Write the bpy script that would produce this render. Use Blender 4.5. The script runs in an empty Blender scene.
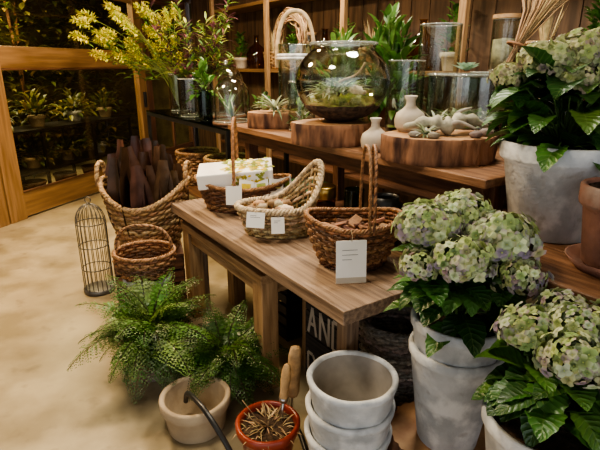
import bpy, math, random
from mathutils import Vector, Matrix, noise
random.seed(7)
R=random.random
def U(a,b): return a+(b-a)*random.random()
ROT=math.radians(34)
def W(n,t,z=0.0): return (.829*n-.559*t, .559*n+.829*t, z)

# ------------------------------------------------------------------ materials
MATS={}
def nt(name):
    m=bpy.data.materials.new(name); m.use_nodes=True
    t=m.node_tree; b=t.nodes["Principled BSDF"]; return m,t,b
def gm(name,c1,c2=None,rough=.6,scale=8,attr=False,bump=0.0,bscale=40,metal=0,tr=0.0,spec=.5,stretch=None,coord='OBJ',contrast=(.35,.65),detail=6,c3=None,scale3=2,veins=False,c3pos=(.5,.68),speck=None):
    m,t,b=nt(name); N=t.nodes; L=t.links
    c2=c2 or c1
    if coord=='TC':
        co=N.new('ShaderNodeAttribute'); co.attribute_name='tc'; cs=co.outputs['Vector']
    else:
        co=N.new('ShaderNodeTexCoord'); cs=co.outputs['Object']
    mp=N.new('ShaderNodeMapping'); L.new(cs,mp.inputs['Vector'])
    if stretch: mp.inputs['Scale'].default_value=stretch
    no=N.new('ShaderNodeTexNoise'); no.inputs['Scale'].default_value=scale; no.inputs['Detail'].default_value=detail
    L.new(mp.outputs[0],no.inputs['Vector'])
    rp=N.new('ShaderNodeValToRGB'); rp.color_ramp.elements[0].position=contrast[0]; rp.color_ramp.elements[1].position=contrast[1]
    rp.color_ramp.elements[0].color=(*c1,1); rp.color_ramp.elements[1].color=(*c2,1)
    L.new(no.outputs['Fac'],rp.inputs['Fac']); out=rp.outputs['Color']
    def over(out,c,sc,pos,amt=1):
        n3=N.new('ShaderNodeTexNoise'); n3.inputs['Scale'].default_value=sc; n3.inputs['Detail'].default_value=6
        L.new(cs,n3.inputs['Vector'])
        r3=N.new('ShaderNodeValToRGB'); r3.color_ramp.elements[0].position=pos[0]; r3.color_ramp.elements[1].position=pos[1]
        r3.color_ramp.elements[1].color=(amt,amt,amt,1)
        L.new(n3.outputs['Fac'],r3.inputs['Fac'])
        mx=N.new('ShaderNodeMixRGB'); L.new(r3.outputs['Color'],mx.inputs['Fac']); L.new(out,mx.inputs[1]); mx.inputs[2].default_value=(*c,1)
        return mx.outputs[0]
    if c3: out=over(out,c3,scale3,c3pos)
    if speck: out=over(out,speck[0],speck[1],speck[2],speck[3])
    if attr:
        a=N.new('ShaderNodeAttribute'); a.attribute_name='Col'
        mx=N.new('ShaderNodeMixRGB'); mx.blend_type='MULTIPLY'; mx.inputs['Fac'].default_value=1
        L.new(a.outputs['Color'],mx.inputs[1]); L.new(out,mx.inputs[2]); out=mx.outputs[0]
    if veins:
        ta=N.new('ShaderNodeAttribute'); ta.attribute_name='tc'; sx=N.new('ShaderNodeSeparateXYZ'); L.new(ta.outputs['Vector'],sx.inputs[0])
        def M(op,a,b_=None):
            q=N.new('ShaderNodeMath'); q.operation=op
            for i,v in enumerate((a,b_)):
                if v is None: continue
                if isinstance(v,(int,float)): q.inputs[i].default_value=v
                else: L.new(v,q.inputs[i])
            return q.outputs[0]
        au=M('ABSOLUTE',sx.outputs[0]); ph=M('SUBTRACT',M('MULTIPLY',sx.outputs[1],8.0),M('MULTIPLY',au,1.6))
        sn=M('ABSOLUTE',M('SINE',M('MULTIPLY',ph,math.pi))); v1=M('LESS_THAN',sn,.16); v2=M('LESS_THAN',au,.05)
        hv=M('MAXIMUM',v1,v2)
        mx=N.new('ShaderNodeMixRGB'); L.new(M('MULTIPLY',hv,.35),mx.inputs['Fac']); L.new(out,mx.inputs[1]); mx.inputs[2].default_value=(.20,.30,.10,1); out=mx.outputs[0]
    L.new(out,b.inputs['Base Color'])
    b.inputs['Roughness'].default_value=rough; b.inputs['Metallic'].default_value=metal
    b.inputs['Specular IOR Level'].default_value=spec
    if veins:
        bp=N.new('ShaderNodeBump'); bp.inputs['Strength'].default_value=.5; bp.inputs['Distance'].default_value=.003
        L.new(sn,bp.inputs['Height']); L.new(bp.outputs[0],b.inputs['Normal'])
    elif bump>0:
        nb=N.new('ShaderNodeTexNoise'); nb.inputs['Scale'].default_value=bscale; nb.inputs['Detail'].default_value=5
        L.new(mp.outputs[0],nb.inputs['Vector'])
        bp=N.new('ShaderNodeBump'); bp.inputs['Strength'].default_value=bump; bp.inputs['Distance'].default_value=.01
        L.new(nb.outputs['Fac'],bp.inputs['Height']); L.new(bp.outputs[0],b.inputs['Normal'])
    if tr>0:
        tl=N.new('ShaderNodeBsdfTranslucent'); L.new(out,tl.inputs['Color'])
        ms=N.new('ShaderNodeMixShader'); ms.inputs[0].default_value=tr
        o=N['Material Output']; L.new(b.outputs[0],ms.inputs[1]); L.new(tl.outputs[0],ms.inputs[2]); L.new(ms.outputs[0],o.inputs['Surface'])
    MATS[name]=m; return m
def glassm(name,tint,edge,refl=.6,base=.05,p0=.5,pwr=3):
    m,t,b=nt(name); N=t.nodes; L=t.links
    lw=N.new('ShaderNodeLayerWeight'); lw.inputs['Blend'].default_value=.5
    rp=N.new('ShaderNodeValToRGB'); rp.color_ramp.elements[0].position=p0; rp.color_ramp.elements[0].color=(*tint,1); rp.color_ramp.elements[1].position=.97; rp.color_ramp.elements[1].color=(*edge,1)
    L.new(lw.outputs['Facing'],rp.inputs['Fac'])
    tp=N.new('ShaderNodeBsdfTransparent'); L.new(rp.outputs[0],tp.inputs[0])
    gl=N.new('ShaderNodeBsdfGlossy'); gl.inputs['Roughness'].default_value=.05
    pw=N.new('ShaderNodeMath'); pw.operation='POWER'; pw.inputs[1].default_value=pwr; L.new(lw.outputs['Facing'],pw.inputs[0])
    ma=N.new('ShaderNodeMath'); ma.operation='MULTIPLY_ADD'; ma.inputs[1].default_value=refl; ma.inputs[2].default_value=base
    L.new(pw.outputs[0],ma.inputs[0])
    ms=N.new('ShaderNodeMixShader'); L.new(ma.outputs[0],ms.inputs[0]); L.new(tp.outputs[0],ms.inputs[1]); L.new(gl.outputs[0],ms.inputs[2])
    L.new(ms.outputs[0],N['Material Output'].inputs['Surface']); MATS[name]=m
glassm('glass',(.93,.95,.92),(.32,.37,.33),.7,.05); glassm('globe_glass',(.93,.96,.93),(.12,.16,.14),.8,.09,.38,2.2)
glassm('door_glass',(.86,.84,.76),(.7,.7,.6),.35,.08); glassm('amber_glass',(.62,.40,.10),(.15,.07,.02),.4); glassm('green_glass',(.40,.55,.45),(.1,.16,.13),.6)
m,t,b=nt('glass_rim'); b.inputs['Base Color'].default_value=(.92,.97,.94,1); b.inputs['Transmission Weight'].default_value=.8; b.inputs['Roughness'].default_value=.05; MATS['glass_rim']=m
gm('leaf',(.75,.75,.75),(1.1,1.1,1.1),rough=.42,scale=30,attr=True,tr=.25)
gm('leaf_veined',(.7,.7,.7),(1.1,1.1,1.1),rough=.36,scale=30,attr=True,tr=.12,veins=True)
gm('petal',(.85,.85,.85),(1.05,1.05,1.05),rough=.75,scale=60,attr=True,tr=.2,spec=.2)
gm('wicker',(.5,.5,.5),(1.2,1.2,1.2),rough=.5,scale=60,attr=True,bump=.3,bscale=200)
gm('dry',(.6,.6,.6),(1.1,1.1,1.1),rough=.7,scale=25,attr=True,bump=.3,bscale=80)
gm('leathery',(.5,.5,.5),(1.3,1.3,1.3),rough=.42,scale=9,attr=True,bump=.3,bscale=30)
gm('paint',(1,1,1),(.95,.95,.95),rough=.5,scale=10,attr=True)
gm('wood_table',(.105,.062,.038),(.37,.255,.165),rough=.5,scale=3,coord='TC',stretch=(1.0,20,20),bump=.45,bscale=12,contrast=(.28,.70),detail=10)
gm('wood_stool',(.21,.115,.05),(.45,.28,.135),rough=.55,scale=3,coord='TC',stretch=(1.5,18,18),bump=.3,bscale=12,contrast=(.3,.7))
gm('wood_dark',(.055,.024,.012),(.16,.072,.035),rough=.5,scale=3,coord='TC',stretch=(1.5,18,18),bump=.3,bscale=12)
gm('wood_door',(.17,.09,.036),(.29,.165,.07),rough=.45,scale=2,coord='TC',stretch=(1,14,14),bump=.15,bscale=10)
gm('wood_red',(.12,.055,.027),(.28,.148,.075),rough=.45,scale=3,coord='TC',stretch=(1.2,16,16),bump=.3,bscale=12)
gm('wood_end',(.28,.135,.06),(.46,.275,.135),rough=.6,scale=9,bump=.3,bscale=30)
gm('bark',(.05,.021,.013),(.34,.17,.09),rough=.9,scale=16,bump=1,bscale=34,stretch=(1,1,.25))
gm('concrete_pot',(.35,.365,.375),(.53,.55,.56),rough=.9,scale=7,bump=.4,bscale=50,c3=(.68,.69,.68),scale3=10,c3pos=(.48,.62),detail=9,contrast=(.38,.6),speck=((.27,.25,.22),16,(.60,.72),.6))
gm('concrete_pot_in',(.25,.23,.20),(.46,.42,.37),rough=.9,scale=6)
gm('stone_pot',(.30,.23,.15),(.47,.38,.26),rough=.8,scale=6,bump=.2)
gm('terracotta',(.13,.06,.04),(.27,.13,.09),rough=.85,scale=9,bump=.3,c3=(.26,.21,.18),scale3=6)
gm('red_pot',(.20,.025,.015),(.36,.07,.035),rough=.3,scale=8)
gm('soil',(.02,.012,.007),(.10,.06,.035),rough=1,scale=40,bump=1,bscale=70)
gm('moss',(.07,.10,.014),(.24,.26,.05),rough=1,scale=25,bump=1,bscale=90)
gm('black',(.012,.012,.012),(.02,.02,.02),rough=.35,scale=10)
gm('grey_metal',(.10,.095,.085),(.18,.17,.15),rough=.45,metal=.6,scale=10)
gm('gold',(.55,.36,.10),(.65,.45,.15),rough=.3,metal=1,scale=10)
gm('ceramic',(.42,.36,.28),(.58,.52,.42),rough=.5,scale=7)
gm('paper',(.80,.78,.72),(.85,.83,.78),rough=.7,scale=10)
gm('ink',(.05,.05,.06),rough=.8)
gm('steel',(.5,.5,.5),(.6,.6,.6),rough=.3,metal=1)
gm('wall',(.07,.042,.024),(.17,.10,.055),rough=.7,scale=2,stretch=(1,9,9),coord='TC')
gm('ceil',(.4,.35,.28),(.5,.45,.36),rough=.9,scale=3)
gm('outdark',(.04,.034,.018),(.13,.11,.05),rough=.9,scale=4)
gm('floorm',(.245,.195,.11),(.43,.355,.225),rough=.32,scale=3.2,bump=.10,bscale=9,c3=(.25,.20,.125),scale3=1.1,detail=15,contrast=(.36,.60),c3pos=(.45,.75),speck=((.14,.105,.06),9,(.58,.75),.55))
gm('crate_black',(.015,.013,.012),(.05,.042,.036),rough=.7,scale=3,coord='TC',stretch=(1.2,16,16),bump=.3,bscale=12)

# ------------------------------------------------------------------ mesh builder
class MB:
    def __init__(s,name,loc=(0,0,0),rz=0.0):
        s.name=name; s.loc=loc; s.rz=rz; s.v=[];s.f=[];s.m=[];s.c=[];s.t=[];s.s=[];s.mats=[];s.M=None
    def mi(s,n):
        if n not in s.mats: s.mats.append(n)
        return s.mats.index(n)
    def add(s,vs,fs,mat,col=(1,1,1),tc=None,smooth=True):
        o=len(s.v); k=s.mi(mat)
        if s.M is not None: s.v+= [tuple(s.M@Vector(q)) for q in vs]
        else: s.v+=[tuple(q) for q in vs]
        s.c+=[(*col,1)]*len(vs); s.t+= tc if tc else [tuple(q) for q in vs]
        for f in fs: s.f.append(tuple(i+o for i in f)); s.m.append(k); s.s.append(smooth)
    def box(s,x0,x1,y0,y1,z0,z1,mat,col=(1,1,1)):
        vs=[(x,y,z) for x in(x0,x1) for y in(y0,y1) for z in(z0,z1)]
        fs=[(0,1,3,2),(4,6,7,5),(0,4,5,1),(2,3,7,6),(0,2,6,4),(1,5,7,3)]
        d=[x1-x0,y1-y0,z1-z0]; a=d.index(max(d)); o=(a,(a+1)%3,(a+2)%3); ro=(U(0,9),U(0,9),U(0,9))
        tc=[tuple(q[o[i]]+ro[i] for i in range(3)) for q in vs]
        s.add(vs,fs,mat,col,tc,False)
    def obox(s,c,dims,eul,mat,col=(1,1,1)):
        from mathutils import Euler
        sv=s.M; T=Matrix.Translation(c)@Euler(eul).to_matrix().to_4x4()
        s.M=T if sv is None else sv@T
        a,b,d=[q/2 for q in dims]; s.box(-a,a,-b,b,-d,d,mat,col); s.M=sv
    def lathe(s,prof,mat,c=(0,0,0),seg=40,sx=1,sy=1,col=(1,1,1),wob=0):
        vs=[];fs=[]
        for (r,z) in prof:
            for k in range(seg):
                a=2*math.pi*k/seg; w=1+wob*noise.noise(Vector((math.cos(a)*2,math.sin(a)*2,c[0]*7+z)))
                vs.append((c[0]+r*w*sx*math.cos(a),c[1]+r*w*sy*math.sin(a),c[2]+z))
        for i in range(len(prof)-1):
            for k in range(seg):
                k2=(k+1)%seg; fs.append((i*seg+k,i*seg+k2,(i+1)*seg+k2,(i+1)*seg+k))
        s.add(vs,fs,mat,col)
    def disc(s,r,z,mat,c=(0,0,0),seg=32,sx=1,sy=1,col=(1,1,1),bump=0):
        rings=5; vs=[(c[0],c[1],c[2]+z+bump*.5)];fs=[]
        for j in range(1,rings+1):
            for k in range(seg):
                a=2*math.pi*k/seg; q=r*j/rings; x=q*sx*math.cos(a);y=q*sy*math.sin(a)
                vs.append((c[0]+x,c[1]+y,c[2]+z+bump*(1-j/rings*.6)*(.5+noise.noise(Vector((x*18,y*18,3))))))
        for k in range(seg): fs.append((0,1+k,1+(k+1)%seg))
        for j in range(rings-1):
            for k in range(seg):
                k2=(k+1)%seg; a=1+j*seg; b=a+seg; fs.append((a+k,b+k,b+k2,a+k2))
        s.add(vs,fs,mat,col)
    def tube(s,pts,r,mat,col=(1,1,1),sides=6,closed=False):
        P=[Vector(p) for p in pts]; n=len(P); rs=r if isinstance(r,(list,tuple)) else [r]*n
        vs=[];up=None
        for i in range(n):
            if closed: d=P[(i+1)%n]-P[i-1]
            else: d=P[min(i+1,n-1)]-P[max(i-1,0)]
            if d.length<1e-9: d=Vector((0,0,1))
            d.normalize()
            if up is None:
                up=Vector((0,0,1)) if abs(d.z)<.9 else Vector((1,0,0))
            u=up-d*up.dot(d)
            if u.length<1e-6: u=d.orthogonal()
            u.normalize(); up=u; w=d.cross(u)
            for k in range(sides):
                a=2*math.pi*k/sides; vs.append(P[i]+(u*math.cos(a)+w*math.sin(a))*rs[i])
        fs=[]
        for i in range(n if closed else n-1):
            j=(i+1)%n
            for k in range(sides):
                k2=(k+1)%sides; fs.append((i*sides+k,i*sides+k2,j*sides+k2,j*sides+k))
        if not closed:
            fs.append(tuple(range(sides))[::-1]); fs.append(tuple(range((n-1)*sides,n*sides)))
        s.add(vs,fs,mat,col)
    def blob(s,c,r,mat,col=(1,1,1),amp=.2,freq=2,seg=16,rings=10,half=False):
        vs=[];fs=[];sd=Vector((c[0]*3.1+U(0,9),c[1]*2.3,c[2]*1.7))
        for i in range(rings+1):
            ph=math.pi*(i/rings)*(0.5 if half else 1)
            for k in range(seg):
                a=2*math.pi*k/seg; q=Vector((math.sin(ph)*math.cos(a),math.sin(ph)*math.sin(a),math.cos(ph)))
                w=1+amp*noise.noise(q*freq+sd)*2
                vs.append((c[0]+q.x*r[0]*w,c[1]+q.y*r[1]*w,c[2]+q.z*r[2]*w))
        for i in range(rings):
            for k in range(seg):
                k2=(k+1)%seg; fs.append((i*seg+k,(i+1)*seg+k,(i+1)*seg+k2,i*seg+k2))
        s.add(vs,fs,mat,col)
    def leaf(s,p,d,L,Wd,droop,mat,col,n=6,fold=.2,ov=.75,serr=0,up=None,blunt=0):
        p=Vector(p); d=Vector(d).normalized(); up=up or Vector((0,0,1))
        side=d.cross(up)
        if side.length<1e-3: side=Vector((1,0,0))
        side.normalize(); vs=[];fs=[];c=p.copy();tc=[]; z=U(0,5)
        for i in range(n+1):
            q=i/n; w=Wd*.5*max(0,math.sin(math.pi*min(1,q**ov)))**(.8 if not blunt else .5)
            if serr and 0<i<n: w*=1+serr*(1 if i%2 else -1)
            nr=side.cross(d).normalized()
            if i==n: w=Wd*(.01+blunt*.2)
            if i==0: w=Wd*.04
            vs+=[c+side*w+nr*w*fold*2,c.copy(),c-side*w+nr*w*fold*2]; tc+=[(1,q,z),(0,q,z),(-1,q,z)]
            c=c+d*(L/n); d=(d+Vector((0,0,-1))*droop/n).normalized()
        for i in range(n):
            a=i*3; fs+=[(a,a+1,a+4,a+3),(a+1,a+2,a+5,a+4)]
        s.add(vs,fs,mat,col,tc)
    def floret(s,c,nrm,r,col,col2=None):
        nrm=nrm.normalized(); a=nrm.orthogonal().normalized(); b=nrm.cross(a); th=U(0,6.28)
        vs=[c];fs=[]
        for k in range(4):
            t=th+k*math.pi/2; d=a*math.cos(t)+b*math.sin(t); e=nrm.cross(d)
            o=len(vs); q=U(-.12,.16)
            vs+=[c+d*r*.45+e*r*.44+nrm*r*.16,c+d*r*.98+e*r*.27+nrm*r*q,c+d*r*.98-e*r*.27+nrm*r*q,c+d*r*.45-e*r*.44+nrm*r*.16]
            fs.append((0,o+3,o+2,o+1,o))
        o=len(s.v); s.add(vs,fs,'petal',col,smooth=False)
        if col2:
            for k in range(4): s.c[o+2+k*4]=(*col2,1); s.c[o+3+k*4]=(*col2,1)
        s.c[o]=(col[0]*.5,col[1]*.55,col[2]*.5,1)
        s.add([c+a*r*.12+nrm*r*.14,c+b*r*.12+nrm*r*.14,c-a*r*.12+nrm*r*.14,c-b*r*.12+nrm*r*.14],[(0,1,2,3)],'petal',(.35,.42,.12))
    def done(s,bevel=0,parent=None):
        me=bpy.data.meshes.new(s.name); me.from_pydata(s.v,[],s.f)
        for q in s.mats: me.materials.append(MATS[q])
        me.polygons.foreach_set('material_index',s.m); me.polygons.foreach_set('use_smooth',s.s)
        a=me.attributes.new('Col','FLOAT_COLOR','POINT'); a.data.foreach_set('color',[x for q in s.c for x in q])
        a=me.attributes.new('tc','FLOAT_VECTOR','POINT'); a.data.foreach_set('vector',[x for q in s.t for x in q])
        me.update(); o=bpy.data.objects.new(s.name,me); bpy.context.scene.collection.objects.link(o)
        o.location=s.loc; o.rotation_euler=(0,0,s.rz)
        if bevel:
            b=o.modifiers.new('bev','BEVEL'); b.width=bevel; b.segments=2; b.limit_method='ANGLE'
        if parent: o.parent=parent
        return o

def jit(c,a=.2):
    k=1+U(-a,a); return tuple(max(0,q*k*(1+U(-a,a)*.3)) for q in c)
def cr(pts,n=8):
    P=[Vector(p) for p in pts]; o=[]
    for i in range(len(P)-1):
        a=P[max(i-1,0)];b=P[i];c=P[i+1];d=P[min(i+2,len(P)-1)]
        for k in range(n):
            t=k/n; o.append(.5*((2*b)+(c-a)*t+(2*a-5*b+4*c-d)*t*t+(3*b-a-3*c+d)*t**3))
    o.append(P[-1]); return o

# ------------------------------------------------------------------ component builders
def potprof(h,rt,rb,lip=.025,th=.014,ex=.004):
    rl=rb+(rt-rb)*(h-lip*1.4)/h
    return [(0.001,0),(rb*.95,0),(rb,.006),(rl-ex,h-lip*1.4),(rt-.002,h-lip*1.15),(rt,h-lip),(rt+.001,h-.006),(rt-.004,h-.001),(rt-th*.5,h),(rt-th,h-.003),(rt-th-.003,h-.012)]
def pot(mb,c,h,rt,rb,mat,matin,soilz=None,lip=.03,th=.016,ex=.004):
    mb.lathe(potprof(h,rt,rb,lip,th,ex),mat,c,seg=56,wob=.02)
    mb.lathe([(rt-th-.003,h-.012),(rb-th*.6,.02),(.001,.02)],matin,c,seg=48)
    if soilz: mb.disc(rb+(rt-rb)*soilz/h-th,soilz,'soil',c,bump=.02)

def basket(mb,rx,ry,h,brx,bry,wr,stakes,cols,hf=None,c=(0,0,0),bulge=0,rim=1.15,power=1.0):
    cx,cy,cz=c; rows=max(4,int(h/(1.75*wr))); M=stakes*2
    hf=hf or (lambda a:h)
    def P(a,s,off=0):
        q=s**power
        X=brx+(rx-brx)*q+bulge*math.sin(math.pi*s)+off; Y=bry+(ry-bry)*q+bulge*math.sin(math.pi*s)+off
        return (cx+X*math.cos(a),cy+Y*math.sin(a),cz+wr+s*hf(a))
    for j in range(rows):
        s=j/(rows-1); pts=[]
        for k in range(M):
            a=2*math.pi*k/M; off=0 if k%2 else wr*.85*(1 if (k//2+j)%2 else -1)
            pts.append(P(a,s,off))
        mb.tube(pts,[wr*(.95 if k%2 else 1.1) for k in range(M)],'wicker',jit(random.choice(cols),.25),5,True)
    for k in range(stakes):
        a=2*math.pi*k/stakes
        mb.tube([P(a,i/5) for i in range(6)],wr*.8,'wicker',jit(cols[0],.2),4)
    for ph in (0,math.pi*2/3,math.pi*4/3):
        pts=[]; n=M*3
        for k in range(n):
            a=2*math.pi*k/n; b=a*int(stakes*.8)+ph
            x,y,z=P(a,1,wr*.8*rim*math.cos(b)); pts.append((x,y,z+wr*.8*rim*math.sin(b)))
        mb.tube(pts,wr*rim*.6,'wicker',jit(cols[-1],.15),5,True)
    mb.lathe([(.001,0),(1,0)],'dry',(cx,cy,cz+wr*.6),seg=M,sx=brx,sy=bry,col=cols[0])
    mb.lathe([(1,.0),(1.0,.01)],'dry',(cx,cy,cz),seg=M,sx=brx,sy=bry,col=cols[0])
def braid(mb,path,r,cols,turns=14,strands=3):
    P=[Vector(p) for p in path]; n=len(P)
    for q in range(strands):
        pts=[]
        for i in range(n):
            d=(P[min(i+1,n-1)]-P[max(i-1,0)]).normalized()
            ref=Vector((.9,.3,.1)); u=(ref-d*ref.dot(d)).normalized(); w=d.cross(u)
            a=turns*2*math.pi*i/n+q*2*math.pi/strands
            pts.append(P[i]+(u*math.cos(a)+w*math.sin(a))*r*.7)
        mb.tube(pts,r*.75,'wicker',jit(random.choice(cols),.2),5)
def arch(p0,p1,top,n=60,flat=.8):
    p0=Vector(p0);p1=Vector(p1);out=[]
    for i in range(n+1):
        a=math.pi*i/n; k=.5-.5*math.copysign(abs(math.cos(a))**flat,math.cos(a)); q=p0.lerp(p1,k); q.z=p0.z+(p1.z-p0.z)*k+top*max(0,math.sin(a))**.75
        out.append(q)
    return out

def hydrangea(mb,o,stem0,blooms,nleaf,spread,lz,cols,lsize=1.0):
    o=Vector(o); s0=Vector(stem0)
    G=[(.045,.13,.025),(.07,.19,.035),(.03,.095,.02),(.10,.23,.045)]
    for (x,y,z,r) in blooms:
        c=Vector((x,y,z))-o; st=s0+Vector((U(-.04,.04),U(-.04,.04),0))
        mid=st.lerp(c,.5)+Vector((U(-.02,.02),U(-.02,.02),.02))
        mb.tube([st,st.lerp(mid,.5)+Vector((0,0,.01)),mid,mid.lerp(c,.6),c],.0045,'leaf',(.15,.25,.06),6)
        n=int(125*(r/.09)**2*1.15); so=U(0,20)
        for i in range(n):
            zc=1-1.5*(i+.5)/n; a=i*2.39996; rr=math.sqrt(max(0,1-zc*zc))
            q=Vector((rr*math.cos(a),rr*math.sin(a),zc*.72))
            ns=noise.noise(q*2.2+Vector((so,so,0)))
            rad=r*(1+.32*noise.noise(q*3.2+c*5)+U(-.13,.07))
            cen=zc+ns*1.6+U(-.4,.4)
            col=jit(random.choice(cols[0] if cen>-.15 else cols[1]),.22)
            col2=jit(random.choice(cols[1] if R()<.36 else cols[0]),.2)
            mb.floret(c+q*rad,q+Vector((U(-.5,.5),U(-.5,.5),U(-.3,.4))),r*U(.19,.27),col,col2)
        mb.blob(c,(r*.76,r*.76,r*.5),'leaf',(.03,.06,.015),amp=.1)
        a0=U(0,6)
        for k in range(6):
            a=a0+k*1.05+U(-.2,.2); d=Vector((math.cos(a),math.sin(a),U(.0,.35)))
            p=st.lerp(c,U(.55,.85)); mb.leaf(p,d,U(.10,.15)*lsize,U(.07,.095)*lsize,U(.3,1.2),'leaf_veined',jit(random.choice(G),.25),n=12,serr=.06,fold=.18)
    for k in range(nleaf):
        a=U(0,6.28); e=U(-.1,.9); rr=U(.2,1)*spread
        p=s0+Vector((math.cos(a)*rr*.6,math.sin(a)*rr*.6,U(lz[0],lz[1])))
        mb.tube([s0,s0.lerp(p,.6)+Vector((0,0,.02)),p],.003,'leaf',(.12,.2,.05),4)
        mb.leaf(p,(math.cos(a+U(-.5,.5)),math.sin(a+U(-.5,.5)),e),U(.11,.16)*lsize,U(.07,.105)*lsize,U(.5,1.6),'leaf_veined',jit(random.choice(G),.3),n=12,serr=.06,fold=.18)

def fern(mb,c,nf,L,cols,h=.1,ok=None):
    c=Vector(c)
    for f in range(nf):
        az=f*2.399+U(-.2,.2); el=U(.2,1.3); LL=L*U(.6,1.1); n=20
        d=Vector((math.cos(az)*math.cos(el),math.sin(az)*math.cos(el),math.sin(el)))
        p=c+Vector((U(-.03,.03),U(-.03,.03),0)); pts=[];ds=[]
        for i in range(n+1):
            pts.append(p.copy()); ds.append(d.copy()); p=p+d*LL/n; d=(d+Vector((0,0,-1))*1.7/n).normalized()
            if p.z<.02: p.z=.02
        mb.tube(pts[::2],.0016,'leaf',(.08,.07,.03),3)
        col=jit(random.choice(cols),.3)
        for i in range(5,n+1):
            s=i/n; pl=LL*.34*(1-s)**.8*min(1,(s-.18)*5)+.008
            sd=ds[i].cross(Vector((0,0,1)))
            if sd.length<.01: sd=Vector((1,0,0))
            sd.normalize()
            for sg in (-1,1):
                pd=(sd*sg+ds[i]*U(.3,.6)+Vector((0,0,U(-.45,.15)))).normalized(); m=max(3,int(pl/.011)); m=min(m,9)
                nr=pd.cross(ds[i]).normalized(); e=nr.cross(pd).normalized()
                vs=[];fs=[]
                for j in range(m):
                    q=(j+.6)/m; b=pts[i]+pd*pl*q+Vector((0,0,-.3*pl*q*q)); w=pl*.29*(1-q*.7)+.004
                    for s2 in (-1,1):
                        dd=(e*s2+pd*U(.4,.8)+nr*U(-.4,.4)).normalized(); o=len(vs); t=pd*w*.32
                        vs+=[b,b+dd*w*.6+t,b+dd*w,b+dd*w*.55-t]; fs.append((o,o+1,o+2,o+3))
                mb.add(vs,fs,'leaf',jit(col,.2),smooth=False)

def leafmass(mb,b,n,L,Wd,cols,droop=.8,out=None):
    for i in range(n):
        p=(U(b[0],b[1]),U(b[2],b[3]),U(b[4],b[5])); a=U(0,6.28)
        k=U(.6,1.3); mb.leaf(p,(math.cos(a),math.sin(a),U(-.3,.9)),L*k,Wd*k,U(0,droop*2),'leaf',jit(random.choice(cols),.4),n=4)
def bush(mb,c,r,n,L,Wd,cols,rz=None,stems=True,mat='leaf'):
    c=Vector(c)
    for i in range(n):
        a=U(0,6.28); e=U(-.2,1.5); q=Vector((math.cos(a)*math.cos(e)*r,math.sin(a)*math.cos(e)*r,math.sin(e)*(rz or r)))*U(.3,1)
        k=U(.6,1.2)
        if stems and i%4==0: mb.tube([c,c+q*.5+Vector((0,0,.02)),c+q],.002,mat,(.1,.14,.04),3)
        mb.leaf(c+q,q.normalized()+Vector((U(-.5,.5),U(-.5,.5),U(-.3,.5))),L*k,Wd*k,U(.2,1.6),mat,jit(random.choice(cols),.35),n=5)
def slab(name,c,rx,ry,h,seed=0,top='wood_end'):
    mb=MB(name,c); seg=90; vs=[];fs=[]
    lv=[0,.02,.25,.5,.75,.98,1.0]
    for li,l in enumerate(lv):
        for k in range(seg):
            a=2*math.pi*k/seg; w=1+.10*noise.noise(Vector((math.cos(a)*1.3,math.sin(a)*1.3,seed)))+.05*noise.noise(Vector((math.cos(a)*9,math.sin(a)*9,seed+l*1.5)))+.02*math.sin(a*31+seed)
            if li in(0,len(lv)-1): w*=.985
            vs.append((rx*w*math.cos(a),ry*w*math.sin(a),h*l))
    for i in range(len(lv)-1):
        for k in range(seg):
            k2=(k+1)%seg; fs.append((i*seg+k,i*seg+k2,(i+1)*seg+k2,(i+1)*seg+k))
    mb.add(vs,fs,'bark'); mb.add([v for v in vs[-seg:]],[tuple(range(seg))],top,smooth=False)
    mb.add([v for v in vs[:seg]],[tuple(range(seg))[::-1]],'bark',smooth=False)
    return mb
def ring(mb,r,z,t,mat='glass_rim',seg=40): mb.tube([(r*math.cos(2*math.pi*k/seg),r*math.sin(2*math.pi*k/seg),z) for k in range(seg)],t,mat,sides=8,closed=True)
def jar(mb,r,h,mat='glass',seg=40):
    pr=[(.001,.004),(r*.9,.004),(r,.02)]+[(r,.02+(h-.02)*q/6) for q in range(1,7)]
    mb.lathe(pr,mat,seg=seg)
    mb.lathe([(r-.006,h),(r-.006,.03),(r*.85,.014),(.001,.014)],mat,seg=seg)
    ring(mb,r-.003,h,.004,'glass_rim' if mat=='glass' else mat,seg)
    ring(mb,r*.9,.009,.006,'glass_rim' if mat=='glass' else mat,seg)

# ------------------------------------------------------------------ room
fl=MB('floor'); fl.box(-6,6,-3,10,-.1,0,'floorm'); fl.done()
DR=math.radians(72.4); DO=(-2.83,4.82,0)
def door(name,x0,x1,pane=True):
    d=MB(name,DO,DR); pw=.2
    d.box(x0,x0+pw,-.04,.04,0,2.4,'wood_door'); d.box(x1-.16,x1,-.04,.04,0,2.4,'wood_door')
    for z0,z1 in((.02,.27),(1.47,1.67),(2.25,2.4)): d.box(x0+pw,x1-.16,-.03,.03,z0,z1,'wood_door')
    d.box(x0+pw,x1-.16,-.004,.004,.27,1.47,'door_glass'); d.box(x0+pw,x1-.16,-.004,.004,1.67,2.25,'door_glass')
    d.box(x0+pw,x1-.16,-.045,-.03,.27,.29,'wood_dark'); d.box(x0+pw,x1-.16,-.045,-.03,1.45,1.47,'wood_dark')
    d.box(x1-.1,x1-.06,-.07,-.04,.95,1.15,'black')
    d.done(.004)
door('door_1',-.2,2.28); door('door_2',-2.7,-.22)
w=MB('window_1',DO,DR); w.box(2.3,2.42,-.04,.04,0,2.4,'wood_dark'); w.box(3.45,3.58,-.04,.04,0,2.4,'wood_dark'); w.box(2.42,3.45,-.03,.03,.02,.3,'wood_dark'); w.box(2.42,3.45,-.03,.03,2.3,2.4,'wood_dark'); w.box(2.42,3.45,-.004,.004,.3,2.3,'door_glass'); w.box(2.91,2.95,-.02,.02,.3,2.3,'wood_dark'); w.done(.003)
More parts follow.
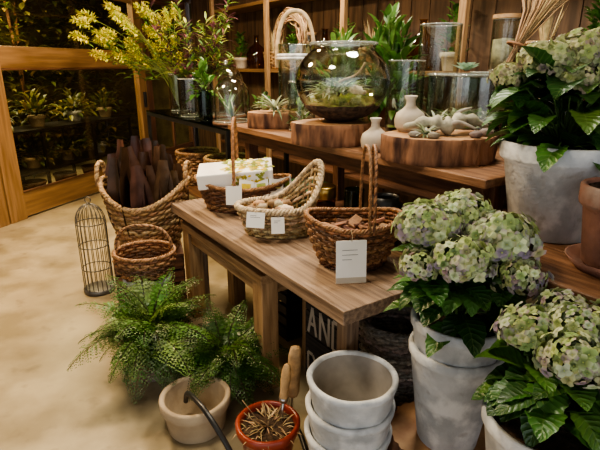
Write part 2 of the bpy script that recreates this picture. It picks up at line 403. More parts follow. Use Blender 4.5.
w=MB('wall_left',DO,DR); w.box(-8,3.7,-.06,.06,2.41,3,'wall'); w.box(-8,-2.71,-.06,.06,0,2.4,'wall'); w.done()
w=MB('wall_back',W(3.2,0),ROT)
w.box(0.002,.1,-2.5,7.75,0,3,'wall')
for i in range(51): w.box(-.012,0,-2.5+i*.2+.004,-2.5+(i+1)*.2-.004,0,3,'wall')
w.done()
w=MB('ceiling'); w.box(-6,6,-3,10,3.0,3.1,'ceil'); w.done()
o=MB('outside_sky_blocker',DO,DR); o.box(-3.4,4.6,2.6,2.7,0,3,'outdark'); o.box(-3.4,-3.3,.1,2.6,0,3,'outdark'); o.box(4.5,4.6,.1,2.6,0,3,'outdark'); o.box(-3.4,4.6,.07,2.7,2.8,2.9,'outdark'); o.done()  # added dark walls and roof that keep sky light off the outside area
DG=[(.08,.10,.02),(.15,.14,.035),(.23,.18,.04),(.05,.07,.02)]
h=MB('garden_hedge',DO,DR)
for i in range(9):
    x=U(-2.4,3.2); h.tube([(x,1.75,0),(x+U(-.1,.1),1.75,1),(x+U(-.3,.3),1.7,2.3)],.02,'bark',sides=5)
leafmass(h,(-2.8,3.9,1.25,2.2,.05,2.55),5200,.15,.065,DG); h.done()
r=MB('plant_rack',DO,DR)
for z in(.32,.78): r.box(-.1,2.4,.35,.8,z,z+.03,'black')
for x in(-.1,.75,1.6,2.36):
    for y in(.36,.76): r.box(x,x+.03,y,y+.03,0,.81,'black')
for i,(x,z) in enumerate([(.35,.35),(.75,.35),(1.3,.35),(1.9,.35),(.3,.81),(.9,.81),(1.5,.81),(2.1,.81)]):
    pot(r,(x,.55,z),.13,.10,.07,'stone_pot' if i%3 else 'concrete_pot','soil',.11); bush(r,(x,.55,z+.12),.22,80,.12,.05,DG+[(.2,.2,.05)])
for x in (.2,.7,1.2,1.7): r.lathe(potprof(.2,.14,.1),'terracotta',(x,.55,0),24)
r.done()

# ------------------------------------------------------------------ big furniture
tb=MB('wooden_table',W(0,0,0),ROT)
tb.box(.935,1.165,1.125,2.765,.665,.72,'wood_table'); tb.box(1.1665,1.395,1.125,2.765,.665,.72,'wood_table'); tb.box(1.3965,1.62,1.125,2.765,.665,.72,'wood_table')
for n in(1.03,1.5):
    for t in(1.22,2.62): tb.box(n,n+.06,t,t+.06,0,.665,'wood_table')
tb.box(1.09,1.5,2.635,2.665,.58,.665,'wood_table')
tb.done(.004)
st=MB('wooden_bench',W(0,0,0),ROT)
st.box(.965,1.34,1.74,2.71,.57,.612,'wood_stool')
for n in(.972,1.25):
    for t in(1.745,2.615): st.box(n,n+.085,t,t+.09,0,.57,'wood_stool')
st.box(.985,1.015,1.84,2.61,.50,.57,'wood_stool'); st.box(1.06,1.25,1.78,1.81,.49,.57,'wood_stool'); st.box(1.06,1.25,2.64,2.67,.49,.57,'wood_stool')
st.done(.004)
sh=MB('display_shelf',W(0,0,0),ROT)
sh.box(1.54,1.84,1.07,3.2,1.065,1.1,'wood_red'); sh.box(1.8415,2.2,1.07,3.2,1.065,1.1,'wood_red'); sh.box(2.2015,2.6,1.07,3.2,1.065,1.1,'wood_red')
sh.box(1.60,1.64,1.12,3.15,.985,1.065,'wood_dark'); sh.box(2.52,2.56,1.12,3.15,.985,1.065,'wood_dark')
for n in(1.645,2.45):
    for t in(1.1,3.08): sh.box(n,n+.07,t,t+.07,0,1.065,'wood_dark')
sh.box(1.72,2.45,1.12,1.15,.98,1.065,'wood_dark'); sh.box(1.72,2.45,3.1,3.13,.98,1.065,'wood_dark')
sh.box(1.66,2.5,1.18,3.07,.40,.43,'wood_dark')
sh.done(.004)
pk=MB('plank_counter',W(0,0,0),ROT)
pk.box(1.29,1.55,-.5,1.05,.875,.92,'wood_red'); pk.box(1.5515,1.85,-.5,1.05,.875,.92,'wood_red'); pk.box(1.8515,2.15,-.5,1.05,.875,.92,'wood_red')
for n in(1.4,2.05):
    for t in(-.4,.95): pk.box(n,n+.07,t,t+.07,0,.875,'wood_dark')
pk.box(1.42,1.45,-.33,.95,.8,.875,'wood_dark'); pk.done(.004)
gt=MB('glass_console_table',W(0,0,0),ROT)
gt.box(1.6,2.15,3.35,5.25,1.035,1.05,'green_glass'); gt.box(1.6,1.63,3.35,5.25,1.0,1.035,'black'); gt.box(2.12,2.15,3.35,5.25,1.0,1.035,'black')
for n in(1.6,2.12):
    for t in(3.35,5.22): gt.box(n,n+.03,t,t+.03,0,1.0,'black')
gt.box(1.63,2.12,3.4,5.2,.35,.37,'wood_dark')
gt.done()
b=MB('storage_basket',W(1.87,3.9,.371)); basket(b,.2,.2,.34,.16,.16,.012,24,[(.25,.14,.06),(.36,.22,.1)]); b.done()
b=MB('storage_basket',W(1.87,4.6,.371)); basket(b,.2,.2,.30,.16,.16,.012,24,[(.18,.09,.04),(.28,.15,.07)]); b.done()
bs=MB('wall_shelving',W(0,0,0),ROT)
for z in(1.42,2.12): bs.box(2.85,3.17,1.0,6.2,z,z+.035,'wood_door')
for t in(1.0,2.25,3.5,4.8,6.15): bs.box(2.81,2.85,t,t+.06,0,2.6,'wood_stool')
for z in(.5,.95): bs.box(2.85,3.17,1.0,6.2,z,z+.03,'wood_dark')
bs.done(.003)

# ------------------------------------------------------------------ stump, pots
s=slab('tree_stump',(.50,1.41,0),.185,.185,.28,3); s.done()
s=slab('tree_stump',(.66,.98,0),.2,.2,.34,5); s.done()
ps=MB('stacked_concrete_pots',(.165,1.39,0))
for k in range(3): pot(ps,(0.004*k,-.003*k,.105*k),.32,.150,.098,'concrete_pot','concrete_pot_in',lip=.02,ex=.0)
ps.done()
wp=MB('shallow_stone_planter',(-.45,1.77,0)); pot(wp,(0,0,0),.16,.150,.122,'stone_pot','stone_pot',lip=.04,th=.02); wp.done()
rp=MB('red_glazed_pot',(-.125,1.57,0)); pot(rp,(0,0,0),.19,.125,.085,'red_pot','red_pot',.16)
for i in range(90):
    a=U(0,6.28); q=U(0,.09); rp.leaf((q*math.cos(a),q*math.sin(a),.165),(math.cos(a+U(-1,1)),math.sin(a+U(-1,1)),U(.1,1)),U(.03,.08),.005,1,'dry',jit((.45,.32,.17),.4),n=4)
for i in range(7):
    a=U(0,6.28); rp.tube([(0,0,.16),(.05*math.cos(a),.05*math.sin(a),.2),(.10*math.cos(a),.10*math.sin(a),.27)],.002,'dry',(.3,.2,.1),4)
rp.done()
tr=MB('garden_trowel',(-.075,1.61,.15))
d=Vector((.10,.04,1)).normalized()
tr.tube([d*-.02,d*.04,d*.10],[.004,.006,.006],'steel',sides=8)
tr.tube([d*q for q in(.095,.11,.14,.19,.235,.255,.262)],[.013,.018,.016,.02,.018,.012,.004],'dry',(.62,.40,.19),12)
tr.tube([d*.095,d*.115],[.0165,.0185],'steel',sides=12); tr.done()
sp=MB('garden_hand_fork',(-.035,1.68,.14)); d=Vector((.06,.05,1)).normalized()
sp.tube([d*-.02,d*.1,d*.14],.005,'steel',sides=8); sp.tube([d*q for q in(.08,.10,.16,.26,.295,.30)],[.02,.027,.026,.027,.02,.006],'dry',(.5,.33,.17),14)
sp.done()
hs=MB('garden_hose',(0,0,0)); hs.tube(cr([(-.50,1.80,.10),(-.48,1.76,.17),(-.43,1.68,.205),(-.36,1.59,.20),(-.27,1.50,.12),(-.20,1.43,.03),(-.10,1.38,.013),(.0,1.41,.013),(.035,1.50,.013),(.02,1.62,.013),(-.02,1.75,.013),(-.1,1.85,.013)]),.011,'black',sides=10); hs.done()
FG=[(.08,.20,.035),(.13,.28,.06),(.06,.15,.03),(.18,.34,.09)]
FF=[(.075,.17,.03),(.125,.235,.05),(.055,.125,.025),(.18,.28,.07)]
f=MB('potted_fern',(-.74,2.15,0)); pot(f,(0,0,0),.2,.11,.08,'terracotta','soil',.17); fern(f,(0,0,.22),84,.39,FF); f.done()
f=MB('potted_fern',(-.345,2.035,0)); pot(f,(0,0,0),.15,.10,.07,'terracotta','soil',.13); fern(f,(0,0,.17),70,.31,[(.05,.12,.02),(.08,.17,.03)]); f.done()  # greens darker than the first fern's: shade put into the leaf colour
BR=[(.26,.23,.19),(.38,.34,.28),(.18,.155,.13)]
b=MB('grey_wicker_basket',(.405,1.80,0)); basket(b,.15,.15,.50,.12,.12,.009,26,BR); b.done()
b=MB('stencilled_wooden_crate',W(0,0,0),ROT)
for i in range(4): 
    z=.02+i*.125
    b.box(1.20,1.215,1.42,1.73,z,z+.118,'crate_black'); b.box(1.425,1.44,1.42,1.73,z,z+.118,'crate_black'); b.box(1.216,1.424,1.42,1.435,z,z+.118,'crate_black'); b.box(1.216,1.424,1.715,1.73,z,z+.118,'crate_black')
b.box(1.216,1.424,1.436,1.714,0,.02,'crate_black')
def LT(strokes,t0,z0,wd,ht):
    for (x1,y1,x2,y2) in strokes:
        p=Vector((1.198,t0-x1*wd,z0+y1*ht)); q=Vector((1.198,t0-x2*wd,z0+y2*ht)); d=(q-p).normalized(); e=Vector((1,0,0)).cross(d)*.009
        b.add([p+e,q+e,q-e,p-e],[(0,1,2,3)],'ceramic',smooth=False)
LA=[(0,0,.5,1),(.5,1,1,0),(.2,.38,.8,.38)]; LN=[(0,0,0,1),(0,1,1,0),(1,0,1,1)]; LD=[(0,0,0,1),(0,1,.6,1),(.6,1,1,.6),(1,.6,1,.4),(1,.4,.6,0),(.6,0,0,0)]
for k,l in enumerate((LA,LN,LD)): LT(l,1.705-k*.095,.28,.065,.14)
for k,l in enumerate((LD,LA,LN)): LT(l,1.705-k*.095,.07,.065,.10)
b.done()
b=MB('black_slatted_crate',W(1.46,2.22,0),ROT)
for i in range(6): 
    b.box(-.16,.14,-.16,-.145,.03+i*.07,.08+i*.07,'black'); b.box(-.16,.14,.145,.16,.03+i*.07,.08+i*.07,'black')
    b.box(-.16,-.145,-.16,.16,.03+i*.07,.08+i*.07,'black'); b.box(.125,.14,-.16,.16,.03+i*.07,.08+i*.07,'black')
for x in(-.145,.10):
    for y in(-.145,.12): b.box(x,x+.025,y,y+.025,0,.46,'black')
b.box(-.15,.13,-.15,.15,.0,.02,'black'); b.done()

# ------------------------------------------------------------------ left cluster
LB=[(.33,.18,.07),(.46,.27,.12),(.24,.13,.055),(.50,.32,.16)]
DB=[(.18,.08,.032),(.29,.135,.055),(.12,.05,.022),(.35,.18,.075)]
SG=[(.42,.29,.14),(.55,.40,.22),(.30,.20,.09),(.60,.46,.28)]
cr_=MB('wooden_crate',(-.99,3.0,0),.3)
for i in range(4):
    for sgn in(-1,1):
        cr_.box(-.2,.2,sgn*.2-.01,sgn*.2+.01,.01+i*.09,.085+i*.09,'wood_dark'); cr_.box(sgn*.2-.01,sgn*.2+.01,-.19,.19,.01+i*.09,.085+i*.09,'wood_dark')
for x in(-.18,.15):
    for y in(-.18,.15): cr_.box(x,x+.03,y,y+.03,0,.36,'wood_dark')
cr_.box(-.21,.21,-.21,.21,.36,.375,'wood_dark'); cr_.done()
b=MB('tall_wicker_basket',(-.97,3.0,.375)); basket(b,.265,.24,.40,.17,.16,.0105,32,LB,hf=lambda a:.37+.07*math.cos(2*a)); 
for sg in(-1,1): braid(b,arch((sg*.27,-.07,.42),(sg*.27,.07,.42),.13,40),.011,LB,8)
b.done()
b=MB('dried_palm_sheaths',(-.97,3.0,.39))
for i in range(36):
    a=i*2.4; q=.145*math.sqrt((i+.5)/36); tl=U(.0,.12); d=Vector((math.cos(a)*tl+U(-.06,.06),math.sin(a)*tl,1))
    b.leaf((q*math.cos(a),q*math.sin(a),.02),d,U(.46,.68),U(.10,.15),U(-.15,.45),'leathery',jit((.085,.04,.022),.55),n=12,fold=U(.35,.8),ov=1.05,up=Vector((math.cos(a+U(-1.2,1.2)),math.sin(a+U(-1.2,1.2)),.1)),blunt=1)
b.done()
b=MB('cement_plant_stand',(-.83,2.44,0)); b.lathe([(.001,0),(.12,0),(.12,.02),(.10,.06),(.10,.36),(.125,.40),(.125,.42),(.001,.42)],'concrete_pot',seg=40); b.done()
b=MB('small_wicker_basket',(-.83,2.44,.42)); basket(b,.155,.145,.13,.12,.11,.0075,26,DB,bulge=.012); braid(b,arch((-.15,0,.13),(.15,0,.13),.15,60),.007,DB,18); b.done()
b=MB('wire_birdcage',(-1.40,3.12,0)); rc=.095
b.lathe([(.001,0),(rc+.008,0),(rc+.008,.03),(rc-.01,.035),(.001,.035)],'grey_metal',seg=28)
for k in range(20):
    a=2*math.pi*k/20; pts=[(rc*math.cos(a),rc*math.sin(a),.03),(rc*math.cos(a),rc*math.sin(a),.5)]+[(rc*math.cos(e)*math.cos(a),rc*math.cos(e)*math.sin(a),.5+.13*math.sin(e)) for e in(.3,.6,.9,1.2,1.5)]
    b.tube(pts,.0028,'grey_metal',sides=4)
for z in(.03,.18,.34,.5): b.tube([(rc*math.cos(a*.2244),rc*math.sin(a*.2244),z) for a in range(28)],.004,'grey_metal',sides=5,closed=True)
b.tube([(.02*math.cos(a*.63),0,.655+.02*math.sin(a*.63)) for a in range(10)],.003,'grey_metal',sides=5,closed=True)
b.done()

# ------------------------------------------------------------------ on the table
zt=.722
b=MB('oval_wicker_basket',(-.32,2.70,zt)); basket(b,.265,.165,.17,.20,.12,.0072,40,DB,hf=lambda a:.155+.02*math.cos(2*a)); braid(b,arch((-.03,-.165,.14),(-.05,.165,.14),.36,90),.0075,DB,22); b.done()
b=MB('fabric_wrapped_box',(-.355,2.69,zt+.16),.10)
tl=Matrix.Rotation(.16,4,'X')@Matrix.Rotation(-.07,4,'Y'); b.M=tl
b.box(-.205,.205,-.10,.10,0,.085,'paper')
YP=[(.80,.62,.06),(.50,.55,.14),(.85,.75,.28),(.35,.42,.10)]
for i in range(110):
    a=U(0,6.28); b.leaf((U(-.06,.19),U(-.09,.09),.0862),(math.cos(a),math.sin(a),0),U(.025,.055),.02,0,'petal',jit(random.choice(YP),.2),n=4,fold=0)
for i in range(40):
    a=U(-3,3); b.leaf((U(-.02,.18),-.1012,U(.02,.065)),(math.cos(a)*.8,0,math.sin(a)*.5),U(.015,.03),.013,0,'petal',jit(random.choice(YP),.2),n=4,fold=0,up=Vector((0,-1,0)))
b.M=None; b.done(.006)
b=MB('seed_packets',(-.24,2.575,zt+.10))
for i,(x,y,rz,rx) in enumerate([(-.05,0,.2,-.35),(.03,.01,-.1,-.4),(.11,.02,.3,-.3),(.16,.06,.5,-.15)]):
    b.obox((x,y,.045),(.08,.003,.09),(rx,.12*(-1)**i,rz),'paper',(1,1,1)); b.obox((x,y-.003,.055),(.05,.001,.03),(rx,.12*(-1)**i,rz),'petal',YP[i])
b.done()
b=MB('seagrass_basket',(-.10,2.26,zt),.0)
basket(b,.20,.125,.16,.15,.09,.0085,30,SG,hf=lambda a:.13+.20*max(0,math.cos(a-.35))**2.2,rim=1.5); b.done()
b=MB('dried_seed_pods',(-.12,2.25,zt+.02))
for i in range(46): 
    x,y=U(-.12,.12),U(-.07,.07); b.blob((x,y,U(.03,.12)),(.03,.022,.02),'dry',jit(random.choice([(.40,.25,.12),(.6,.5,.35),(.22,.12,.06)]),.3),seg=8,rings=6)
b.done()
b=MB('handled_wicker_basket',(.215,1.885,zt)); basket(b,.19,.15,.17,.125,.10,.007,36,DB,hf=lambda a:.175+.03*math.cos(a)**2,bulge=.01)
braid(b,arch((.045,-.15,.17),(.045,.15,.17),.31,90),.0055,DB,26); braid(b,arch((.062,-.15,.17),(.085,.15,.17),.31,90),.0055,DB,26); b.done()
b=MB('bark_pieces',(.215,1.885,zt+.03))
for i in range(44):
    a=U(0,6.28); q=U(0,.10); b.obox((q*math.cos(a)*1.1,q*math.sin(a)*.8,U(.03,.15)),(U(.05,.12),U(.02,.04),U(.01,.02)),(U(-.6,.6),U(-.6,.6),U(0,3)),'dry',jit((.26,.14,.08),.45))
b.done(.003)
def tag(name,c,w,h,rz,tilt,lines=4,kraft=0):
    b=MB(name,c,rz); b.obox((0,0,h/2),(w,.002,h),(tilt,0,0),'paper')
    b.M=Matrix.Translation((0,0,h/2))@Matrix.Rotation(tilt,4,'X')
    for i in range(lines): b.box(-w*.30,w*U(-.05,.3),-.0016,-.0011,h*(.28-.11*i)-.0008,h*(.28-.11*i)+.0008,'ink')
    if kraft: b.box(-w/2,w/2,-.0018,-.0011,-h/2,-h*.36,'ceramic')
    b.M=None
    b.tube([(0,0,h*.98),(.004,.01,h+.015),(0,.02,h+.035)],.001,'dry',(.5,.4,.25),4)
    b.done()
tag('price_tag',(.19,1.685,zt+.0),.115,.165,.12,-.1,3,1)
tag('price_tag',(-.35,2.515,zt+.07),.085,.10,0,-.15,0)
tag('price_tag',(-.20,2.10,zt+.08),.085,.07,-.2,-.3,2)
tag('price_tag',(-.10,2.105,zt+.05),.06,.075,.1,-.2,2)
b=MB('amber_candle_tin',(.12,2.47,zt)); b.lathe([(.001,0),(.065,0),(.065,.13)],'amber_glass',seg=32); b.lathe([(.001,.01),(.058,.01),(.058,.09),(.001,.09)],'dry',seg=24,col=(.35,.14,.03)); b.lathe([(.068,.125),(.07,.13),(.07,.18),(.064,.186),(.001,.186)],'gold',seg=32); b.done()
b=MB('dark_glass_jar',(.385,2.13,zt)); b.lathe([(.001,0),(.07,0),(.075,.02),(.075,.18),(.06,.20),(.06,.22),(.055,.22),(.055,.20),(.068,.17),(.065,.02)],'black',seg=32); b.done()
b=MB('green_enamel_bowl',(.005,2.76,zt)); b.lathe([(.001,0),(.09,0),(.15,.06),(.165,.12),(.17,.12),(.165,.115),(.145,.055),(.08,.012),(.001,.012)],'paint',seg=40,col=(.08,.19,.10)); b.done()
b=MB('green_glass_vase',W(1.52,1.78,zt)); jar(b,.05,.2,mat='green_glass'); b.done()

# ------------------------------------------------------------------ on the display shelf
zs=1.101
s=slab('wood_slab',(.17,2.66,zs),.21,.18,.11,1); s.done()
s=slab('wood_slab',(.615,2.17,zs),.25,.19,.11,2); s.done()
s=slab('wood_slab',(-.18,3.36,zs),.17,.14,.10,4); s.done()
def terr_plants(g,r0,z,n,hmin,hmax,w=.014,m=14,cols=None):
    for i in range(n):
        a=U(0,6.28);q=U(0,r0); cc=Vector((q*math.cos(a),q*math.sin(a),z))
        for k in range(m):
            b_=U(0,6.28); g.leaf(cc,(math.cos(b_),math.sin(b_),U(.4,1.6)),U(hmin,hmax),w,1.2,'leaf',jit(random.choice(cols),.2),n=5)
AP=[(.42,.46,.32),(.30,.38,.22),(.5,.52,.42)]
g=MB('globe_terrarium',(.225,2.70,zs+.111)); Rr=.25
pr=[(.001,.002),(.08,.003)]
for i in range(1,19):
    e=-1.25+i*(1.25+.85)/18; pr.append((Rr*math.cos(e),.205+.205*math.sin(e)))
pr.append((Rr*math.cos(.85)+.006,.39))
g.lathe(pr,'globe_glass',seg=64); rr_=pr[-1][0]
g.lathe([(max(.001,q[0]-.006),q[1]+.003) for q in pr],'globe_glass',seg=64)
ring(g,rr_,.392,.008,seg=56)
g.lathe([(.001,.012),(.09,.012),(.135,.028),(.155,.037)],'soil',seg=40); g.lathe([(.155,.037),(.19,.065),(.205,.085),(.20,.09)],'soil',seg=40); g.disc(.205,.085,'moss',bump=.05)
for i in range(20):
    a=U(0,6.28);q=U(.03,.15); g.blob((q*math.cos(a),q*math.sin(a),.105),(.05,.05,.04),'moss',amp=.3)
terr_plants(g,.11,.13,12,.08,.17,.015,16,AP+[(.12,.22,.06)])
g.blob((.06,-.09,.15),(.05,.03,.035),'dry',(.6,.5,.38),amp=.3); g.blob((-.07,-.07,.145),(.04,.03,.03),'dry',(.5,.45,.35),amp=.3)
g.tube(cr([(-.1,.02,.13),(-.02,0,.2),(.08,.03,.24),(.12,.02,.30)],5),.007,'dry',(.35,.25,.15),6)
g.done()
b=MB('wooden_riser',(-.03,3.55,zs)); b.box(-.16,.16,-.13,.13,0,.06,'wood_red'); b.done(.004)
g=MB('handled_glass_lantern',(-.03,3.55,zs+.061)); jar(g,.12,.47,mat='globe_glass')
for zz in(.38,.40): ring(g,.123,zz,.009,'dry')
g.tube(arch((-.128,0,.32),(.128,0,.32),.36,40),.014,'dry',(.75,.56,.33),10)
g.disc(.11,.03,'moss',bump=.02)
for k in range(14): 
    a=U(0,6.28); g.leaf((0,0,.05),(math.cos(a)*.4,math.sin(a)*.4,1),U(.15,.3),.03,.6,'leaf',jit((.06,.14,.04),.3))
g.done()
def bottle(name,c,s):
    b=MB(name,c); b.lathe([(q*s,z*s) for q,z in[(.001,0),(.05,0),(.066,.02),(.07,.05),(.062,.08),(.035,.10),(.022,.115),(.02,.135),(.03,.155),(.026,.157),(.016,.135),(.001,.13)]],'ceramic',seg=36); b.done()
bottle('ceramic_bud_vase',(.365,2.40,zs),1.0); bottle('ceramic_bud_vase',(.50,2.27,zs+.111),1.0)
g=MB('driftwood_piece',(.63,2.14,zs+.111))
g.tube(cr([(-.18,.02,.03),(-.08,.0,.055),(0,-.02,.04),(.09,.01,.065),(.19,.03,.03)],6),[.006+.026*math.sin(math.pi*(i+1)/26)*(1+.45*math.sin(i*1.7)) for i in range(25)],'dry',(.42,.40,.30),10)
g.tube(cr([(-.02,-.02,.03),(.03,-.06,.06),(.10,-.09,.035)],5),[.012,.012,.011,.01,.01,.009,.008,.007,.006,.005,.004],'dry',(.4,.36,.3),8)
g.tube(cr([(.02,0,.04),(.06,.04,.09),(.12,.05,.11)],5),[.012,.012,.011,.01,.01,.009,.008,.007,.006,.005,.004],'dry',(.4,.36,.3),8)
g.done()
g=MB('river_stones',(.63,2.07,zs+.111))
for (x,y,q) in[(-.15,.0,.02),(.10,-.02,.022),(.16,.03,.025),(-.08,-.04,.02)]: g.blob((x,y,q*.6),(q*1.3,q,q*.7),'dry',jit((.28,.23,.19),.3),amp=.1)
g.done()
def airplant(name,c,n,L,w,cols):
    g=MB(name,c)
    for i in range(n):
        a=i*2.4; g.leaf((0,0,.005),(math.cos(a),math.sin(a),U(.1,1.6)),L*U(.7,1.1),w,U(.4,1.6),'leaf',jit(random.choice(cols),.2),n=6)
    g.done()
airplant('air_plant',(.60,2.20,zs+.14),30,.10,.012,AP); airplant('air_plant',(.76,2.2,zs+.12),34,.10,.014,AP); airplant('air_plant',(.53,2.08,zs+.115),34,.07,.012,AP); airplant('air_plant',(-.17,3.33,zs+.105),46,.17,.015,AP)
g=MB('cylinder_terrarium',(.88,2.68,zs)); jar(g,.2,.34,mat='globe_glass'); g.lathe([(.001,.02),(.185,.02),(.185,.09)],'soil',seg=40); g.disc(.185,.09,'moss',bump=.05)
terr_plants(g,.13,.11,12,.07,.15,.018,14,AP+[(.15,.26,.07)])
g.lathe([(.001,.347),(.205,.347),(.207,.354),(.001,.358)],'glass',seg=40); ring(g,.205,.351,.006)
g.done()
g=MB('echeveria_succulent',(.86,2.66,zs+.359))
for k in range(34):
    a=k*2.4; q=k/34; g.leaf((0,0,.01),(math.cos(a),math.sin(a),1.6*(1-q)+.15),.03+.06*q,.035,-.2,'leaf',jit((.32,.46,.32),.15),n=5,fold=.3)
g.done()
def vase(name,c,r,h,mat='glass',contents=0):
    g=MB(name,c); jar(g,r,h,mat=mat)
    if contents:
        g.lathe([(.001,.016),(r*.88,.016),(r*.9,h*.15)],'soil',seg=32); g.disc(r*.9,h*.15,'moss',bump=.03); bush(g,(0,0,h*.15),r*.7,40,.06,.022,FG+AP,rz=h*.5)
    g.done()
vase('glass_jar',(.58,2.80,zs),.10,.42,contents=1)
vase('glass_jar',(1.24,2.46,zs),.14,.5,contents=1)
vase('glass_jar',(.30,3.22,zs),.11,.46,contents=1)
vase('glass_jar',(.82,3.06,zs),.12,.62)
vase('amber_glass_vase',W(2.42,1.38,zs),.10,.45,'amber_glass')
vase('glass_jar',W(1.78,2.62,zs),.085,.30,contents=1)
def cloche(name,c,r,h):
    g=MB(name,c); g.lathe([(.001,0),(r+.02,0),(r+.02,.018),(.001,.02)],'wood_dark',seg=40)
    g.lathe([(r,.02),(r,h-r)]+[(r*math.cos(e),h-r+r*math.sin(e)) for e in(.3,.6,.9,1.2,1.45)]+[(.012,h),(.016,h+.015),(.01,h+.03),(.001,h+.032)],'globe_glass',seg=40)
    ring(g,r,.026,.006); g.blob((0,0,h+.02),(.018,.018,.018),'glass_rim',amp=0)
    for k in range(24):
        a=U(0,6.28); g.leaf((0,0,.02),(math.cos(a)*.4,math.sin(a)*.4,1),U(.1,h*.6),.02,.8,'leaf',jit(random.choice(FG+AP),.3))
    g.done()
cloche('glass_cloche',W(1.78,3.60,1.051),.14,.36)
cloche('glass_cloche',W(2.0,4.14,1.051),.15,.45)
vase('glass_jar',W(1.72,4.32,1.051),.10,.33)
g=MB('green_glass_vase',W(1.68,3.90,1.051)); jar(g,.06,.25,mat='green_glass'); bush(g,(0,0,.22),.12,60,.08,.04,FG,rz=.25); g.done()
g=MB('potted_ivy',W(2.02,3.50,1.051)); pot(g,(0,0,0),.1,.07,.05,'ceramic','soil',.08); bush(g,(0,0,.08),.10,60,.06,.045,DG+FG,rz=.14); g.done()
g=MB('yellow_flower_bouquet',W(1.85,4.95,1.051)); jar(g,.09,.36)
YF=[(.80,.72,.10),(.62,.65,.13),(.90,.80,.22),(.48,.55,.10)]
for i in range(40):
    tgt=Vector((U(-.82,.04),U(-.35,.35),U(.45,1.0))); g.tube(cr([(0,0,.03),(tgt.x*.2,tgt.y*.2,.38),(tgt.x*.6,tgt.y*.6,tgt.z*.8),tgt],4),.003,'leaf',(.2,.25,.06),4)
    dd=Vector((tgt.x,tgt.y,.3)).normalized()
    for k in range(120):
        s_=U(-.07,.07); q=Vector((U(-1,1),U(-1,1),U(-1,1))).normalized(); g.leaf(tgt+dd*s_+q*.01,q+dd*.4,U(.035,.065)*(1-abs(s_)*4),.017,.2,'petal',jit(random.choice(YF),.25),n=3)
    for k in range(5): 
        q=tgt*U(.6,.95); a=U(0,6.28); g.leaf(q,(math.cos(a),math.sin(a),U(0,.8)),U(.08,.13),.03,.8,'leaf',jit(random.choice(FG+[(.2,.26,.05)]),.3),n=4)
g.done()
g=MB('purple_foliage_bouquet',W(1.95,4.55,1.051)); jar(g,.09,.33)
for i in range(34):
    tgt=Vector((U(-.38,.32),U(-.3,.3),U(.38,.95))); g.tube(cr([(0,0,.03),(tgt.x*.2,tgt.y*.2,.36),(tgt.x*.6,tgt.y*.6,tgt.z*.8),tgt],4),.003,'leaf',(.1,.08,.04),4)
    for k in range(34):
        q=tgt*U(.5,1.05); q.z=max(q.z,.36); a=U(0,6.28); g.leaf(q,(math.cos(a),math.sin(a),U(0,1.2)),U(.07,.14),U(.01,.03),.6,'leaf',jit(random.choice([(.12,.24,.06),(.24,.34,.08),(.16,.06,.08),(.12,.04,.06),(.45,.48,.12)]),.3),n=4)
g.done()
g=MB('twig_wreath',W(2.72,4.2,1.72),ROT)
for i in range(60):
    ph=U(0,6.28); rr0=U(.17,.27); pts=[]
    for k in range(22):
        a=ph+k*.22; q=rr0+.025*math.sin(a*3+ph); pts.append((-.0+.03*math.sin(a*2+i),q*math.cos(a),q*math.sin(a)))
    g.tube(pts,.0045,'dry',jit((.36,.23,.12),.35),4)
g.done()
for i,(t,k) in enumerate([(1.2,0),(1.5,1),(1.8,2),(2.08,0),(2.5,1),(2.8,3),(3.1,0),(3.36,2),(3.75,1),(4.05,3),(4.35,0),(4.62,1),(5.0,2),(5.4,3),(5.8,1)]):
    c=W(3.02,t,1.457)
    if k==0:
        g=MB('storage_jar',c); jar(g,.09,.32); g.lathe([(.001,.02),(.08,.02),(.08,.2),(.001,.21)],'dry',seg=24,col=random.choice([(.5,.38,.2),(.3,.16,.08),(.45,.42,.3)])); g.lathe([(.095,.325),(.095,.35),(.001,.352)],'wood_stool',seg=28); g.done()
    elif k==1:
        g=MB('potted_leafy_plant',c); pot(g,(0,0,0),.13,.09,.065,random.choice(['terracotta','ceramic','concrete_pot']),'soil',.11)
        cc=Vector((0,0,.12))
        for q in range(110):
            a=U(0,6.28); e=U(0,1.5); v=Vector((math.cos(a)*math.cos(e)*.09,math.sin(a)*math.cos(e)*.09,math.sin(e)*.32))*U(.3,1)
            g.leaf(cc+v,(math.cos(a),math.sin(a),U(.5,1.4)),U(.04,.075),.035,.6,'leaf',jit(random.choice(FG),.3),n=4)
        g.done()
    elif k==2:
        g=MB('small_storage_basket',c); basket(g,.11,.11,.16,.09,.09,.009,20,LB)
        for q in range(40):
            a=U(0,6.28); g.leaf((0,0,.05),(math.cos(a)*.25,math.sin(a)*.25,1),U(.25,.40),.012,.2,'dry',jit((.6,.46,.24),.3))
        g.done()
    else:
        g=MB('amber_demijohn',c); g.lathe([(.001,0),(.1,0),(.12,.04),(.12,.16),(.09,.23),(.03,.28),(.025,.36),(.035,.37)],'amber_glass',seg=32); g.done()
g=MB('dried_twig_bundle',W(2.45,1.78,zs)); jar(g,.09,.36)
for i in range(56):
    a=U(0,6.28); q=U(.0,.06); e=Vector((math.cos(a)*q*2,math.sin(a)*q*2,0)); ax_=Vector((.30,.0,.85)); p0=Vector((math.cos(a)*q*.6-.05,math.sin(a)*q*.6,.03))
    g.tube([p0,p0.lerp(ax_,.55),ax_*.8+e,ax_*U(1,1.1)+e*2.6],.0035,'dry',jit((.38,.25,.13),.35),4)
g.tube([(.15+.05*math.cos(k*.4),.05*math.sin(k*.4),.50-.018*math.cos(k*.4)) for k in range(16)],.009,'dry',(.3,.15,.07),5,True)
g.done()
g=MB('leafy_pot_plant',W(2.42,2.52,1.101)); pot(g,(0,0,0),.18,.11,.08,'terracotta','soil',.16); bush(g,(0,0,.18),.19,280,.13,.055,FG,rz=.52); g.done()
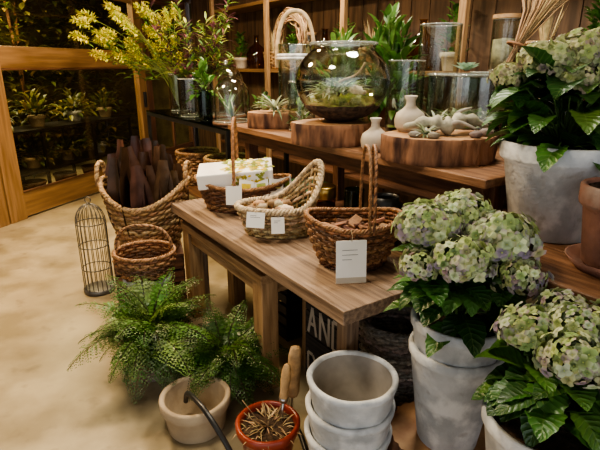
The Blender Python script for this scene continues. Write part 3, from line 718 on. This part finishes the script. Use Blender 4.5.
g=MB('leafy_pot_plant',W(2.45,3.08,1.101)); pot(g,(0,0,0),.18,.11,.08,'ceramic','soil',.16); bush(g,(0,0,.18),.16,170,.15,.035,FG+[(.2,.25,.06)],rz=.4); g.done()

# ------------------------------------------------------------------ hydrangeas
C1=([(.36,.44,.16),(.44,.51,.23),(.54,.58,.36),(.29,.39,.16),(.48,.54,.36)],[(.36,.26,.29),(.32,.27,.34),(.42,.36,.36),(.37,.38,.20)])
C2=([(.34,.39,.16),(.42,.46,.22),(.50,.50,.30)],[(.37,.31,.22),(.34,.27,.24),(.39,.41,.20)])
o=(.506,1.385,.282); g=MB('potted_hydrangea',o)
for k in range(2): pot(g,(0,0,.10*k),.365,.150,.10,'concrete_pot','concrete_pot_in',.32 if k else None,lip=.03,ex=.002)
hydrangea(g,o,(0,0,.43),[(.385,1.40,1.04,.092),(.50,1.47,1.06,.085),(.60,1.37,1.01,.098),(.45,1.27,.98,.08),(.62,1.28,.93,.07),(.34,1.30,.95,.06)],48,.17,(.02,.2),C1); g.done()
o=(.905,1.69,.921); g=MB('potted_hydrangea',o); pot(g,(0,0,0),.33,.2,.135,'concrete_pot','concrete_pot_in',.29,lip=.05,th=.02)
hydrangea(g,o,(0,0,.30),[(.79,1.66,1.51,.08),(.93,1.72,1.53,.09),(.87,1.60,1.45,.065),(1.02,1.66,1.44,.08),(1.04,1.80,1.55,.085),(.71,1.74,1.46,.06)],110,.28,(.0,.27),C2,1.05); g.done()
o=(.61,1.00,.341); g=MB('potted_hydrangea',o); pot(g,(0,0,0),.34,.152,.10,'concrete_pot','concrete_pot_in',.30,lip=.03,ex=.002)
hydrangea(g,o,(0,0,.31),[(.565,1.08,.87,.07),(.63,.97,.86,.075),(.70,1.17,.87,.07),(.765,1.10,.86,.075),(.67,1.05,.90,.06),(.74,.95,.83,.07)],34,.16,(.03,.15),C1,.92); g.done()
g=MB('terracotta_pot',(.93,1.35,.921)); pot(g,(0,0,.015),.24,.12,.085,'terracotta','soil',.2,lip=.05); g.lathe([(.001,0),(.10,0),(.13,.035),(.125,.035),(.095,.012),(.001,.012)],'terracotta',seg=36); g.done()

# ------------------------------------------------------------------ lights
def area(name,loc,size,e,col,rot=(0,0,0)):
    l=bpy.data.lights.new(name,'AREA'); l.shape='DISK'; l.energy=e; l.size=size; l.color=col
    ob=bpy.data.objects.new(name,l); ob.location=loc; ob.rotation_euler=rot; bpy.context.scene.collection.objects.link(ob)
area('ceiling_lamp',(-1.9,3.4,2.9),.5,130,(1,.73,.42))
area('ceiling_lamp',(-.3,4.4,2.9),.5,85,(1,.82,.60))
area('ceiling_lamp',(.6,2.6,2.9),.5,45,(1,.9,.75))
area('ceiling_lamp',(-.7,1.4,2.9),.5,38,(1,.86,.66))
area('garden_fill_light',(-3.5,6.0,2.7),1.2,150,(1,.84,.5))  # added fill to brighten the plants behind the door glass, no actual lamp
wd=bpy.data.worlds.new('World'); bpy.context.scene.world=wd; wd.use_nodes=True
wd.node_tree.nodes['Background'].inputs[0].default_value=(.93,.96,1,1); wd.node_tree.nodes['Background'].inputs[1].default_value=1.5
# ------------------------------------------------------------------ camera
cam=bpy.data.cameras.new('camera'); cam.lens=29.4; cam.sensor_width=36; cam.clip_start=.05
co=bpy.data.objects.new('camera',cam); co.location=(0,0,1.5); co.rotation_euler=(math.radians(90-18.1),0,0)
bpy.context.scene.collection.objects.link(co); bpy.context.scene.camera=co
try:
    bpy.context.scene.view_settings.view_transform='AgX'; bpy.context.scene.view_settings.look='AgX - Medium High Contrast'
except Exception: pass
